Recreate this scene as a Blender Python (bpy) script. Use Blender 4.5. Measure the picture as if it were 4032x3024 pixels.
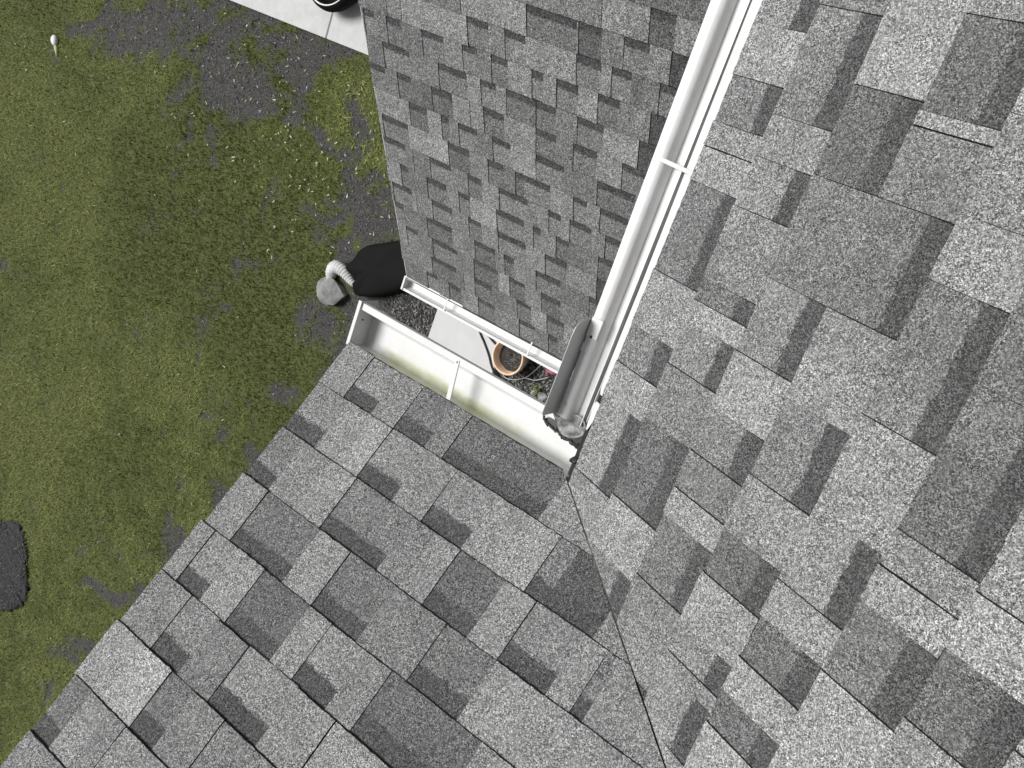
import bpy, bmesh, math, random
import numpy as np
from mathutils import Vector, Matrix
sc = bpy.context.scene
for o in list(bpy.data.objects): bpy.data.objects.remove(o)
R_ = math.radians
# ---------------------------------------------------------------- camera
CR = [[0.7786316, 0.3320352, -0.5324335], [0.4390901, -0.8944782, 0.0843131], [-0.4482552, -0.2994352, -0.8422623]]            # rows: camera right, down, forward in world axes
CPOS = [0.75677, 0.75686, 1.79767]
cam = bpy.data.cameras.new('camera'); co = bpy.data.objects.new('camera', cam); sc.collection.objects.link(co)
cam.sensor_width = 36; cam.sensor_fit = 'HORIZONTAL'; cam.lens = 36*3706.684290/4032
cam.clip_start = .05; cam.clip_end = 1000
cx, cy, cz = Vector(CR[0]), -Vector(CR[1]), -Vector(CR[2])
co.matrix_world = Matrix(((cx[0],cy[0],cz[0],CPOS[0]),(cx[1],cy[1],cz[1],CPOS[1]),(cx[2],cy[2],cz[2],CPOS[2]),(0,0,0,1)))
sc.camera = co
# ---------------------------------------------------------------- light: bright overcast, soft sun from the left
SUN_DIR = Vector((-.42, .10, .90)).normalized()      # towards the sun
w = bpy.data.worlds.new('World'); sc.world = w; w.use_nodes = True
nt = w.node_tree; bg = nt.nodes['Background']
sky = nt.nodes.new('ShaderNodeTexSky'); sky.sky_type = 'NISHITA'; sky.sun_disc = False
elev = math.asin(SUN_DIR.z)
sky.sun_elevation = elev; sky.sun_rotation = math.atan2(SUN_DIR.x, SUN_DIR.y)
sky.air_density = 1; sky.dust_density = 5; sky.ozone_density = 1
hs = nt.nodes.new('ShaderNodeHueSaturation'); hs.inputs['Saturation'].default_value = .12   # cloud cover takes the blue out
nt.links.new(sky.outputs[0], hs.inputs['Color']); nt.links.new(hs.outputs[0], bg.inputs['Color'])
bg.inputs['Strength'].default_value = .055
sl = bpy.data.lights.new('sun', 'SUN'); sl.energy = 3.1; sl.angle = R_(26); sl.color = (1, .993, .98)
so = bpy.data.objects.new('sun', sl); sc.collection.objects.link(so)
so.rotation_euler = SUN_DIR.to_track_quat('Z', 'Y').to_euler()
sc.view_settings.view_transform = 'Standard'; sc.view_settings.look = 'None'
sc.view_settings.exposure = EXPO = 0.15; sc.view_settings.gamma = 1
# ---------------------------------------------------------------- constants of the place
SA, SB, SC = 0.640758, 0.425338, 0.633327          # pitches of the three slopes
OA, OB, LA = -0.015520, 0.022328, 0.672338
YC, ZC, XR = -0.594019, -2.788952, -2.630921
ZG = -5.1; E = .143
TILES = {'A':dict(rows={1:[[-0.586,-0.493,0],[-0.418,-0.319,0],[-0.265,0.016,1]],2:[[-0.688,-0.557,0],[-0.414,-0.301,0],[-0.21,-0.091,0],[0.083,0.133,0],[0.133,0.259,2]],3:[[-0.677,-0.583,0],[-0.407,-0.223,0],[-0.087,0.04,1],[0.12,0.244,0],[0.301,0.332,0]],4:[[-0.577,-0.395,0],[-0.3,-0.159,0],[-0.013,0.124,0]],5:[[-0.623,-0.538,0],[-0.448,-0.297,1],[-0.228,-0.123,0],[-0.049,0.195,1]],6:[[-0.558,-0.46,0],[-0.357,-0.2,0]],7:[[-0.472,-0.392,0]],8:[[-0.676,-0.6,0]]},j=[[5,-0.281],[1,-0.315],[8,-0.473],[7,-0.29],[6,-0.083],[2,-0.61]],t=[[2,-0.481,1.28],[7,-0.564,1.22],[4,-0.122,0.82],[5,-0.154,0.8],[2,-0.096,1.25],[3,-0.097,0.85],[6,-0.44,0.78],[2,-0.48,1.15],[4,0.282,1.1],[4,-0.584,1.0]]),
'B':dict(rows={1:[[0.028,0.207,0],[0.285,0.371,0],[0.49,0.68,0],[0.797,0.888,0],[1.003,1.068,1]],2:[[-0.185,-0.077,0],[0.045,0.225,1],[0.343,0.436,0],[0.478,0.524,0],[0.668,0.764,0],[0.871,1.036,0]],3:[[-0.269,-0.228,0],[-0.051,0.09,0],[0.227,0.322,0],[0.435,0.578,0],[0.767,0.924,1]],4:[[-0.276,-0.152,0],[-0.121,-0.053,0],[0.053,0.148,1],[0.259,0.412,0],[0.577,0.636,0],[0.723,0.769,0],[0.918,0.975,0]],5:[[-0.166,-0.095,1],[-0.023,0.066,1],[0.138,0.28,0],[0.453,0.552,0],[0.552,0.652,0]],6:[[0.065,0.202,0],[0.33,0.479,1]],7:[[0.098,0.226,1]]},j=[[3,0.15],[6,0.27],[7,0.238],[3,0.544],[4,0.888],[2,0.848],[1,0.75]],t=[[5,0.264,1.25],[5,0.209,1.3],[3,0.418,1.15],[2,0.358,1.1],[4,0.904,1.1],[1,0.972,1.15],[5,0.553,1.15],[6,0.594,0.65],[6,-0.04,1.2],[3,-0.035,1.1]]),
'C':dict(rows={1:[[-2.445,-2.356,0],[-2.271,-2.174,0],[-2.046,-1.918,0],[-1.743,-1.625,0],[-1.535,-1.468,0]],2:[[-2.386,-2.193,0],[-2.057,-1.928,0],[-1.751,-1.648,0],[-1.543,-1.425,0]],3:[[-2.563,-2.472,0],[-2.359,-2.17,0],[-2.05,-1.871,0],[-1.794,-1.686,0],[-1.575,-1.447,0]],4:[[-2.628,-2.555,0],[-2.38,-2.19,0],[-2.028,-1.882,0],[-1.819,-1.754,0],[-1.607,-1.446,0],[-1.264,-1.163,0]],5:[[-2.618,-2.469,0],[-2.32,-2.169,0],[-2.056,-1.966,0],[-1.854,-1.667,0],[-1.543,-1.404,0],[-1.222,-1.107,2]],6:[[-2.529,-2.47,0],[-2.335,-2.194,0],[-2.11,-2.03,0],[-1.852,-1.672,0],[-1.614,-1.565,0],[-1.471,-1.392,0],[-1.216,-1.093,0]],7:[[-2.633,-2.469,0],[-2.293,-2.143,0],[-2.031,-1.937,0],[-1.826,-1.642,0],[-1.513,-1.438,0],[-1.386,-1.258,0],[-1.18,-1.042,0]],8:[[-2.608,-2.42,0],[-2.147,-2.004,0],[-1.885,-1.784,0],[-1.713,-1.662,0],[-1.681,-1.499,0],[-1.365,-1.286,0],[-1.213,-1.059,0]],9:[[-2.39,-2.265,0],[-2.174,-2.122,0],[-2.06,-1.937,0],[-1.844,-1.732,0],[-1.581,-1.417,0],[-1.232,-1.03,0]],10:[[-2.633,-2.527,0],[-2.445,-2.349,0],[-2.216,-2.081,0],[-1.888,-1.761,0],[-1.577,-1.46,0],[-1.366,-1.237,0],[-1.104,-0.982,0]],11:[[-2.516,-2.336,0],[-2.153,-1.975,0],[-1.892,-1.8,0],[-1.741,-1.574,0],[-1.569,-1.458,0],[-1.344,-1.205,0],[-1.027,-0.876,2]],12:[[-2.617,-2.543,0],[-2.464,-2.366,0],[-2.236,-2.098,0],[-1.987,-1.895,0],[-1.818,-1.721,0],[-1.589,-1.524,0],[-1.455,-1.34,0],[-1.239,-1.13,0],[-0.98,-0.864,2]],13:[[-1.944,-1.82,0],[-1.73,-1.615,0],[-1.35,-1.225,0],[-1.174,-1.079,0],[-0.948,-0.819,0]],14:[[-1.606,-1.346,0],[-1.34,-1.225,1],[-1.122,-1.004,0],[-0.908,-0.757,2]],15:[[-1.012,-0.9,1]]},j=[[13,-2.44],[13,-2.346],[14,-1.967],[12,-1.525],[10,-1.97],[12,-2.102],[7,-2.411],[5,-2.434],[10,-1.37],[2,-2.139],[3,-1.975],[5,-1.468],[3,-2.479],[15,-1.227],[13,-1.355],[15,-0.961]],t=[[12,-2.172,1.35],[12,-2.076,1.1],[14,-1.684,1.25],[13,-1.6,1.25],[13,-1.894,1.2],[8,-2.213,1.35],[8,-2.529,1.35],[9,-2.226,1.3],[6,-1.976,1.35],[9,-1.623,1.3],[11,-1.115,1.25],[9,-1.951,1.2],[10,-2.285,0.75],[11,-2.405,1.2],[13,-1.266,1.2],[13,-1.115,1.2],[10,-1.698,1.1],[3,-2.261,1.3],[9,-2.577,1.2],[12,-1.56,1.2],[12,-1.498,1.2],[11,-1.773,1.1],[14,-0.967,1.1],[11,-2.581,0.8]]),
}
# ---------------------------------------------------------------- helpers
def link(name, me, mat=None, parent=None):
    o = bpy.data.objects.new(name, me); sc.collection.objects.link(o)
    if mat: me.materials.append(mat)
    if parent: o.parent = parent
    return o
def tag(o, label=None, cat=None, group=None, kind=None):
    if label: o['label'] = label
    if cat: o['category'] = cat
    if group: o['group'] = group
    if kind: o['kind'] = kind
    return o
def empty(name, loc=(0,0,0)):
    o = bpy.data.objects.new(name, None); sc.collection.objects.link(o); o.location = loc; return o
def bm_obj(name, bm, mat, parent=None, smooth=False, off=None):
    if off:
        bmesh.ops.translate(bm, verts=bm.verts, vec=-Vector(off))
    bmesh.ops.recalc_face_normals(bm, faces=bm.faces)
    me = bpy.data.meshes.new(name); bm.to_mesh(me); bm.free()
    if smooth:
        for p in me.polygons: p.use_smooth = True
    return link(name, me, mat, parent)
def box(bm, x0,x1,y0,y1,z0,z1):
    v = [bm.verts.new(p) for p in [(x0,y0,z0),(x1,y0,z0),(x1,y1,z0),(x0,y1,z0),(x0,y0,z1),(x1,y0,z1),(x1,y1,z1),(x0,y1,z1)]]
    for f in [(0,3,2,1),(4,5,6,7),(0,1,5,4),(1,2,6,5),(2,3,7,6),(3,0,4,7)]: bm.faces.new([v[i] for i in f])
    return v
def obox(bm, c, ax, ay, az):       # box from centre and three half-axes
    c = Vector(c); ax, ay, az = Vector(ax), Vector(ay), Vector(az)
    v = [bm.verts.new(c+ax*i+ay*j+az*k) for k in (-1,1) for i,j in ((-1,-1),(1,-1),(1,1),(-1,1))]
    for f in [(0,3,2,1),(4,5,6,7),(0,1,5,4),(1,2,6,5),(2,3,7,6),(3,0,4,7)]: bm.faces.new([v[i] for i in f])
def tube(bm, pts, rad, n=8, cap=True):
    pts = [Vector(p) for p in pts]; rr = rad if isinstance(rad, (list,tuple)) else [rad]*len(pts)
    rings = []; up = Vector((.13,.21,1)).normalized()
    for i,p in enumerate(pts):
        d = (pts[min(i+1,len(pts)-1)]-pts[max(i-1,0)]).normalized()
        a = d.cross(up); a = a.normalized() if a.length > 1e-4 else Vector((1,0,0)); b = d.cross(a)
        rings.append([bm.verts.new(p+(a*math.cos(2*math.pi*k/n)+b*math.sin(2*math.pi*k/n))*rr[i]) for k in range(n)])
    for r0,r1 in zip(rings, rings[1:]):
        for k in range(n): bm.faces.new([r0[k], r0[(k+1)%n], r1[(k+1)%n], r1[k]])
    if cap: bm.faces.new(rings[0][::-1]); bm.faces.new(rings[-1])
def spline(pts, n=8):
    pts = [Vector(p) for p in pts]; out = []
    for i in range(len(pts)-1):
        p0,p1,p2,p3 = pts[max(i-1,0)],pts[i],pts[i+1],pts[min(i+2,len(pts)-1)]
        for k in range(n):
            t = k/n; out.append(.5*((2*p1)+(p2-p0)*t+(2*p0-5*p1+4*p2-p3)*t*t+(3*p1-p0-3*p2+p3)*t**3))
    return out+[pts[-1]]
def lathe(bm, c, prof, n=40, sx=1, sy=1):
    c = Vector(c); rings = []
    for r,z in prof: rings.append([bm.verts.new(c+Vector((r*sx*math.cos(2*math.pi*k/n), r*sy*math.sin(2*math.pi*k/n), z))) for k in range(n)])
    for a,b in zip(rings, rings[1:]):
        for k in range(n): bm.faces.new([a[k], a[(k+1)%n], b[(k+1)%n], b[k]])
    return rings
# ---------------------------------------------------------------- materials
def mat(name, col=(.5,.5,.5), rough=.6, metal=0):
    m = bpy.data.materials.new(name); m.use_nodes = True; b = m.node_tree.nodes['Principled BSDF']
    b.inputs['Base Color'].default_value = (*col,1); b.inputs['Roughness'].default_value = rough; b.inputs['Metallic'].default_value = metal
    return m, m.node_tree, b
def N(nt, t, **k):
    n = nt.nodes.new(t)
    for a,v in k.items():
        if a in n.inputs: n.inputs[a].default_value = v
        else: setattr(n, a, v)
    return n
def ramp(nt, fac, stops):
    r = nt.nodes.new('ShaderNodeValToRGB'); e = r.color_ramp.elements
    while len(e) < len(stops): e.new(.5)
    for el,(p,c) in zip(e, stops): el.position = p; el.color = (c,c,c,1) if not isinstance(c,tuple) else (*c,1)
    nt.links.new(fac, r.inputs[0]); return r.outputs[0]
def mul(nt, a, b, kind='MULTIPLY', f=1.0):
    m = nt.nodes.new('ShaderNodeMix'); m.data_type = 'RGBA'; m.blend_type = kind; m.inputs[0].default_value = f
    nt.links.new(a, m.inputs[6]); nt.links.new(b, m.inputs[7]); return m.outputs[2]
def pos(nt):
    return nt.nodes.new('ShaderNodeNewGeometry').outputs['Position']
def noise(nt, vec, scale, detail=2, rough=.5):
    n = N(nt, 'ShaderNodeTexNoise', Scale=scale, Detail=detail, Roughness=rough); nt.links.new(vec, n.inputs['Vector']); return n.outputs['Fac']
def shingle_mat(name, gain, g1, g2):
    m, nt, b = mat(name, rough=.92); b.inputs['Specular IOR Level'].default_value = .25
    P = pos(nt); at = N(nt, 'ShaderNodeAttribute', attribute_name='tone')
    vo = N(nt, 'ShaderNodeTexVoronoi', Scale=g1); nt.links.new(P, vo.inputs['Vector'])
    sp = nt.nodes.new('ShaderNodeSeparateColor'); nt.links.new(vo.outputs['Color'], sp.inputs[0])
    gr = ramp(nt, sp.outputs[0], [(0,.15),(.22,.37),(.5,.82),(.82,1.42),(1,2.2)])
    vo2 = N(nt, 'ShaderNodeTexVoronoi', Scale=g2); nt.links.new(P, vo2.inputs['Vector'])
    sp2 = nt.nodes.new('ShaderNodeSeparateColor'); nt.links.new(vo2.outputs['Color'], sp2.inputs[0])
    gr2 = ramp(nt, sp2.outputs[1], [(0,.70),(.5,1.0),(1,1.3)])
    mo = ramp(nt, noise(nt, P, 11, 3, .6), [(.25,.86),(.75,1.12)])
    soft = ramp(nt, noise(nt, P, 24, 3, .6), [(.35,.62),(.6,1.0)]); sm_ = nt.nodes.new('ShaderNodeMix'); sm_.data_type = 'RGBA'
    nt.links.new(soft, sm_.inputs[0]); sm_.inputs[6].default_value = (.86,.86,.86,1); nt.links.new(gr, sm_.inputs[7]); gr = sm_.outputs[2]
    c = mul(nt, mul(nt, mul(nt, at.outputs['Color'], gr), gr2), mo)
    g = N(nt, 'ShaderNodeRGB'); g.outputs[0].default_value = (gain,gain,gain*1.0,1)
    c = mul(nt, c, g.outputs[0]); nt.links.new(c, b.inputs['Base Color'])
    bu = N(nt, 'ShaderNodeBump', Strength=.55, Distance=.0016); nt.links.new(vo.outputs['Distance'], bu.inputs['Height'])
    bu.invert = True; nt.links.new(bu.outputs[0], b.inputs['Normal'])
    return m
M_SH = shingle_mat('asphalt_shingle', .225, 560, 250)
M_SHC = shingle_mat('asphalt_shingle_weathered', .21, 300, 150)
M_UND = mat('roof_underlay_and_gap_shade', (.02,.02,.02), .9)[0]
def rough_mat_(name, c0, c1):
    m, nt, b = mat(name, rough=.5); nt.links.new(ramp(nt, noise(nt, pos(nt), 55, 4, .65), [(.38,c0),(.62,c1)]), b.inputs['Base Color']); return m
def metal_white(name, dirt=.0, stain=False, base=.72):
    m, nt, b = mat(name, rough=.38); P = pos(nt)
    n1 = ramp(nt, noise(nt, P, 35, 5, .65), [(.3,(.93,.93,.92)),(.7,(1,1,1))])
    n2 = ramp(nt, noise(nt, P, 6, 3, .6), [(.35,(.94,.94,.93)),(.6,(1,1,1))])
    c = mul(nt, n1, n2); g = N(nt,'ShaderNodeRGB'); g.outputs[0].default_value = (base,base,base,1); c = mul(nt, c, g.outputs[0])
    if stain:      # algae-yellow water stain along the trough where it meets the back wall
        sx = nt.nodes.new('ShaderNodeSeparateXYZ'); nt.links.new(P, sx.inputs[0])
        add = N(nt,'ShaderNodeMath', operation='MULTIPLY_ADD'); nz = noise(nt, P, 22, 4, .6)
        nt.links.new(nz, add.inputs[0]); add.inputs[1].default_value = .012; nt.links.new(sx.outputs['Y'], add.inputs[2])
        fy = ramp(nt, add.outputs[0], [(0,.75),(.010,.9),(.016,.45),(.024,0)])
        mx = N(nt,'ShaderNodeMath', operation='MULTIPLY_ADD'); nt.links.new(sx.outputs['X'], mx.inputs[0]); mx.inputs[1].default_value=1.0; mx.inputs[2].default_value=.9
        fx = ramp(nt, mx.outputs[0], [(.26,0),(.31,1),(.60,1),(.78,.15)])
        fz_ = ramp(nt, noise(nt, P, 30, 4), [(.3,.35),(.6,1)])
        f = mul(nt, mul(nt, fy, fx), fz_)
        y = N(nt,'ShaderNodeRGB'); y.outputs[0].default_value = (.50,.52,.29,1)
        mm = nt.nodes.new('ShaderNodeMix'); mm.data_type='RGBA'; nt.links.new(f, mm.inputs[0]); nt.links.new(c, mm.inputs[6]); nt.links.new(y.outputs[0], mm.inputs[7]); c = mm.outputs[2]
    nt.links.new(c, b.inputs['Base Color']); return m
M_WH = metal_white('white_aluminium'); M_WHS = metal_white('white_aluminium_stained', stain=True); M_GRM = metal_white('dull_aluminium', base=.5)
M_CUP = rough_mat_('weathered_metal', (.13,.13,.13), (.36,.36,.36))
M_DARK = mat('dark_sealant', (.018,.018,.018), .55)[0]
def rough_mat(name, c0, c1, sc1=30, rough=.9, bump=.4, det=6, dist=.01):
    m, nt, b = mat(name, rough=rough); P = pos(nt); n = noise(nt, P, sc1, det, .65)
    nt.links.new(ramp(nt, n, [(.3,c0),(.7,c1)]), b.inputs['Base Color'])
    bu = N(nt,'ShaderNodeBump', Strength=bump, Distance=dist); nt.links.new(n, bu.inputs['Height']); nt.links.new(bu.outputs[0], b.inputs['Normal']); return m
M_CONC = rough_mat('concrete', (.46,.46,.46), (.56,.56,.56), 9, .9, .15)
M_PAD = rough_mat('smooth_concrete', (.50,.50,.50), (.56,.56,.56), 5, .85, .08)
M_ROCK = rough_mat('grey_rock', (.13,.13,.13), (.30,.30,.30), 12, .9, .6)
M_BLK = mat('black_plastic', (.006,.006,.006), .8)[0]; M_BLK.node_tree.nodes['Principled BSDF'].inputs['Specular IOR Level'].default_value = .15
M_BLK2 = mat('black_rubber', (.014,.014,.014), .7)[0]
M_SOILD = rough_mat('potting_soil', (.01,.01,.01), (.06,.055,.05), 60, .95, .8)
M_TERRA = rough_mat('terracotta', (.74,.50,.34), (.90,.70,.53), 18, .8, .1)
M_SIDE = rough_mat('painted_siding', (.45,.45,.44), (.5,.5,.49), 3, .7, .1)
M_WPL = mat('white_plastic', (.80,.80,.78), .45)[0]
M_GRPL = rough_mat('weathered_white_plastic', (.40,.40,.40), (.74,.74,.73), 16, .6, .1)
M_PALE = mat('pale_stalk', (.50,.50,.28), .7)[0]
M_PINK = mat('faded_pink_plastic', (.32,.10,.14), .6)[0]
M_LEAF = rough_mat('leaf', (.05,.08,.012), (.16,.20,.05), 40, .6, .2)
M_WIRE = mat('grey_wire', (.42,.42,.42), .45)[0]
M_STONE = rough_mat('pale_stone', (.25,.26,.25), (.42,.43,.42), 15, .85, .3)
# ---------------------------------------------------------------- house
house = empty('house', (0,0,0))
tag(house, 'house with grey asphalt shingle roofs and white gutters seen from above', 'house')
def lerp(a,b,t): return a+(b-a)*t
def shingles(name, key, O, Uv, Dv, Nv, off, nrows, ulo, uhi, view, mat_, seed, clip=None, bw=.34, gapc=.80, sgn=1, edge_u=None, tk=1.0, label=None, base=1.0, slant=.0002, d_first=0, ext=.0036, side_sl=0, drift=(1,1,.86,1.14), tones=(.84,.92,.98,1.04,1.10,1.18)):
    rnd = random.Random(seed); T = TILES[key]; bm = bmesh.new(); lay = bm.loops.layers.float_color.new('tone')
    O, Uv, Dv, Nv = Vector(O), Vector(Uv), Vector(Dv), Vector(Nv)
    def W(u,d,h):      # tabs are pressed flat where they run into the valley
        p = O+Uv*u+Dv*d
        if clip: h *= .12+.88*min(1, abs(clip[0].dot(p))/.08)
        return bm.verts.new(p+Nv*h)
    def face(vs, c):
        f = bm.faces.new(vs)
        for l in f.loops: l[lay] = (c,c,c,1)
    for k in range(1, nrows+1):
        d0 = d_first if k == 1 else (k-1)*E+off; d1 = k*E+off
        gaps = [list(g) for g in T['rows'].get(k, [])]
        # fill what the photograph does not show with more of the same
        lo, hi = view(k)
        def fill(a, b):
            u = a+rnd.uniform(.03,.15)
            while u < b-.05:
                g = rnd.uniform(.06,.17); gaps.append([u, min(u+g,b), 1 if rnd.random()<.25 else 0]); u += g+rnd.uniform(.08,.25)
        if lo > ulo+.1: fill(ulo, lo)
        if hi < uhi-.1: fill(hi, uhi)
        gaps = sorted(g for g in gaps if g[1] > ulo and g[0] < uhi)
        segs = []; u = ulo
        js = sorted(j[1] for j in T['j'] if j[0] == k)
        def tooth(a, b):
            pts = [a]+[j for j in js if a+.02 < j < b-.02]+[b]
            # long runs carry blended colour drops of neighbouring tabs
            for p,q in zip(pts, pts[1:]):
                q2 = q-(.003 if q != b else 0)
                tone = rnd.choice(tones)*rnd.uniform(.95,1.05)
                for t in T['t']:
                    if t[0] == k and p <= t[1] <= q: tone = t[2]
                segs.append((p, q2, 1, tone))
                if q2 != q: segs.append((q2, q, 2, .25))
        for g0,g1,dk in gaps:
            g0 = max(g0, u); 
            if g1-g0 < .01: continue
            if g0-u > .006: tooth(u, g0)
            segs.append((g0, g1, 0, [rnd.choice((.70,.80,.92,1.02)), .58, .42][dk])); u = g1
        if uhi-u > .006: tooth(u, uhi)
        ed = rnd.uniform(-.007,.007)
        prev = None
        for (a,b,kind,tone) in segs:
            if a == ulo: a += ed
            tone *= base
            n = max(1, int((b-a)/.011)); us = [lerp(a,b,i/n) for i in range(n+1)]
            dj = rnd.uniform(-.0016,.0016); hj = rnd.uniform(-.0006,.0008)
            hb = (.0060+ext*(1 if kind == 1 else 0)+hj)*tk; ht = (.0006+ext*.9*(1 if kind == 1 else 0))*tk
            if kind == 2: hb, ht = .0002, .0002
            ss = [0,.06,.35,1] if kind == 1 else [0,.06,1-bw*rnd.uniform(.92,1.08),.0,1]
            if kind != 1: ss[3] = min(ss[2]+.025,.99)
            tm = [tone]*(len(ss)-1)
            if kind == 0: tm[-1] = .36*base; tm[-2] = (tone+.36*base)/2
            # tab colour drifts a little along its length like blended granule drops
            tend = tone*rnd.choice(drift) if kind == 1 and b-a > .12 else tone
            grid = []
            for u_ in us:
                col = []
                for s in ss:
                    j = dj+rnd.uniform(-.0011,.0011) if s == 0 else (rnd.uniform(-.0045,.0045) if 0 < s < 1 and kind == 0 else 0)
                    h = lerp(hb, ht, s) - (.0007*tk if s == 0 else 0) + (rnd.uniform(-.0002,.0002))
                    x = u_ + (rnd.uniform(-.0005,.0005) if u_ in (a,b) else 0)
                    col.append(W(x, lerp(d0,d1,s)+j, h))
                grid.append(col)
            bot = [W(u_, d0+dj-slant+rnd.uniform(-.0007,.0007)*(slant>.001), -.004 if slant < .001 else .0026) for u_ in us]
            for i in range(n):
                ft = i/n; cc = tone if ft < .5 else tend
                for q in range(len(ss)-1):
                    c = tm[q] if kind != 1 else cc
                    face([grid[i][q], grid[i+1][q], grid[i+1][q+1], grid[i][q+1]], c)
                face([bot[i], bot[i+1], grid[i+1][0], grid[i][0]], .15*base)  # dark asphalt edge; its colour and slant paint in the shade under the butt
            if kind == 1:
                for ui,col in ((us[0],grid[0]),(us[-1],grid[-1])):
                    sg = (-1 if ui == us[0] else 1)*side_sl; low = [W(ui+sg, lerp(d0,d1,s), -.003 if not side_sl else .0008*(1-s)+.0012) for s in ss]
                    for q in range(len(ss)-1): face([low[q], low[q+1], col[q+1], col[q]], .10*base)
    if clip:
        n_, d_ = clip
        bmesh.ops.bisect_plane(bm, geom=bm.verts[:]+bm.edges[:]+bm.faces[:], plane_co=Vector(d_), plane_no=Vector(n_), clear_outer=True)
    me = bpy.data.meshes.new(name); bm.normal_update(); bm.to_mesh(me); bm.free()
    o = link(name, me, mat_, house)
    if label: o['label'] = label
    return o
cA,sA_ = math.cos(SA), math.sin(SA); cB,sB_ = math.cos(SB), math.sin(SB); cC,sC_ = math.cos(SC), math.sin(SC)
rv = math.tan(SB)/math.tan(SA); mv = Vector((rv,1,0)).normalized()      # valley runs along (1,-rv)
roofA = shingles('roof', 'A', (0,0,0), (1,0,0), (0,-cA,sA_), (0,sA_,cA), OA, 13, -LA, 3.2, lambda k: (-LA, .25+.3*k), M_SH, 3,
    clip=(mv, mv*-.0019), label='slope of large grey shingles left of the valley line, beside the lawn', base=1.18, tk=1.05, slant=.0030, ext=.0027, drift=(1,.84,.9,1.1,1.16))
roofB = shingles('roof', 'B', (0,0,0), (0,1,0), (cB,0,sB_), (-sB_,0,cB), OB, 13, -1.6, 2.2, lambda k: (-.9, 1.05-.12*k), M_SH, 8,
    clip=(-mv, mv*.0010), label='pale slope of large grey shingles right of the valley line and long gutter', base=1.17, slant=.0012, side_sl=.0022, d_first=.028, tones=(.78,.86,.94,1.0,1.06,1.14,1.26))
roofC = shingles('roof', 'C', (0,YC,ZC), (1,0,0), (0,cC,sC_), (0,-sC_,cC), 0, 24, XR, .3, lambda k: (XR, -.75), M_SHC, 5,
    label='lower roof slope of small grey shingles at the top centre', base=1.06, drift=(1,.86,1.1), side_sl=.0026, bw=.31, tk=1.0, slant=.0048, ext=.0036, tones=(.80,.88,.96,1.04,1.12,1.24))
# underlay and deck: solid slabs under each slope
def slab(name, poly, Nv, th, m, parent, lift=-.0045):
    bm = bmesh.new(); Nv = Vector(Nv)
    a = [bm.verts.new(Vector(p)+Nv*lift) for p in poly]; b = [bm.verts.new(Vector(p)+Nv*(lift-th)) for p in poly]
    bm.faces.new(a); bm.faces.new(b[::-1])
    for i in range(len(a)): j=(i+1)%len(a); bm.faces.new([b[i],b[j],a[j],a[i]])
    return bm_obj(name, bm, m, parent)
def PA(x,y): return (x,y,-y*math.tan(SA))
def PB(x,y): return (x,y,x*math.tan(SB))
def PC(x,y): return (x,y,ZC+(y-YC)*math.tan(SC))
slab('roof_deck', [PA(-LA+.008,-.004),PA(.0,-.004),PA(2.4,-2.4*rv),PA(-LA+.008,-2.4*rv)], (0,sA_,cA), .02, M_UND, roofA)
slab('roof_deck', [PB(.006,0),PB(2.4,-2.4*rv),PB(2.4,2.2),PB(.006,2.2)], (-sB_,0,cB), .02, M_UND, roofB)
slab('roof_deck', [PC(XR+.008,YC+.006),PC(.3,YC+.006),PC(.3,2.3),PC(XR+.008,2.3)], (0,-sC_,cC), .02, M_UND, roofC)
# ---- gutters: K-style profile (o = outwards, z) folded from sheet, swept from end a to end b
def sweep(bm, prof, P0, P1, outd, th=.0016, s0=1, s1=1, cutfun=None):
    P0,P1,outd = Vector(P0),Vector(P1),Vector(outd); n = len(prof)
    nor = []
    for i in range(n):
        a = prof[max(i-1,0)]; b = prof[min(i+1,n-1)]; dx,dz = b[0]-a[0], b[1]-a[1]; l = math.hypot(dx,dz) or 1; nor.append((-dz/l, dx/l))
    rows = []
    for P,s,end in ((P0,s0,0),(P1,s1,1)):
        r = []
        for side in (0,1):
            rr = []
            for (o,z),(a,b) in zip(prof,nor):
                o2 = (o+a*th*side)*s; z2 = z+b*th*side
                p = P+outd*o2+Vector((0,0,z2))
                if cutfun: p = cutfun(p, end, o2)
                rr.append(bm.verts.new(p))
            r.append(rr)
        rows.append(r)
    (A0,A1),(B0,B1) = rows
    for i in range(n-1):
        bm.faces.new([A0[i],A0[i+1],B0[i+1],B0[i]]); bm.faces.new([A1[i+1],A1[i],B1[i],B1[i+1]])
        bm.faces.new([A0[i+1],A0[i],A1[i],A1[i+1]]); bm.faces.new([B0[i],B0[i+1],B1[i+1],B1[i]])
    bm.faces.new([A0[0],B0[0],B1[0],A1[0]]); bm.faces.new([B0[-1],A0[-1],A1[-1],B1[-1]])
def kprof(wd, dep, lip, zb=0.0):
    p = [(.0,zb),(.0,-dep+.004),(.004,-dep),(wd*.62,-dep)]
    for i in range(1,9):
        t = i/8; p.append((lerp(wd*.62, wd*.90, t**.8), -dep+(dep-.020)*t - .004*math.sin(t*math.pi*2)))
    p += [(wd-.003,-.017),(wd,-.014),(wd,-.001),(wd-.001,0),(wd-lip+.001,0),(wd-lip,-.001),(wd-lip,-.006)]
    return p
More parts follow.
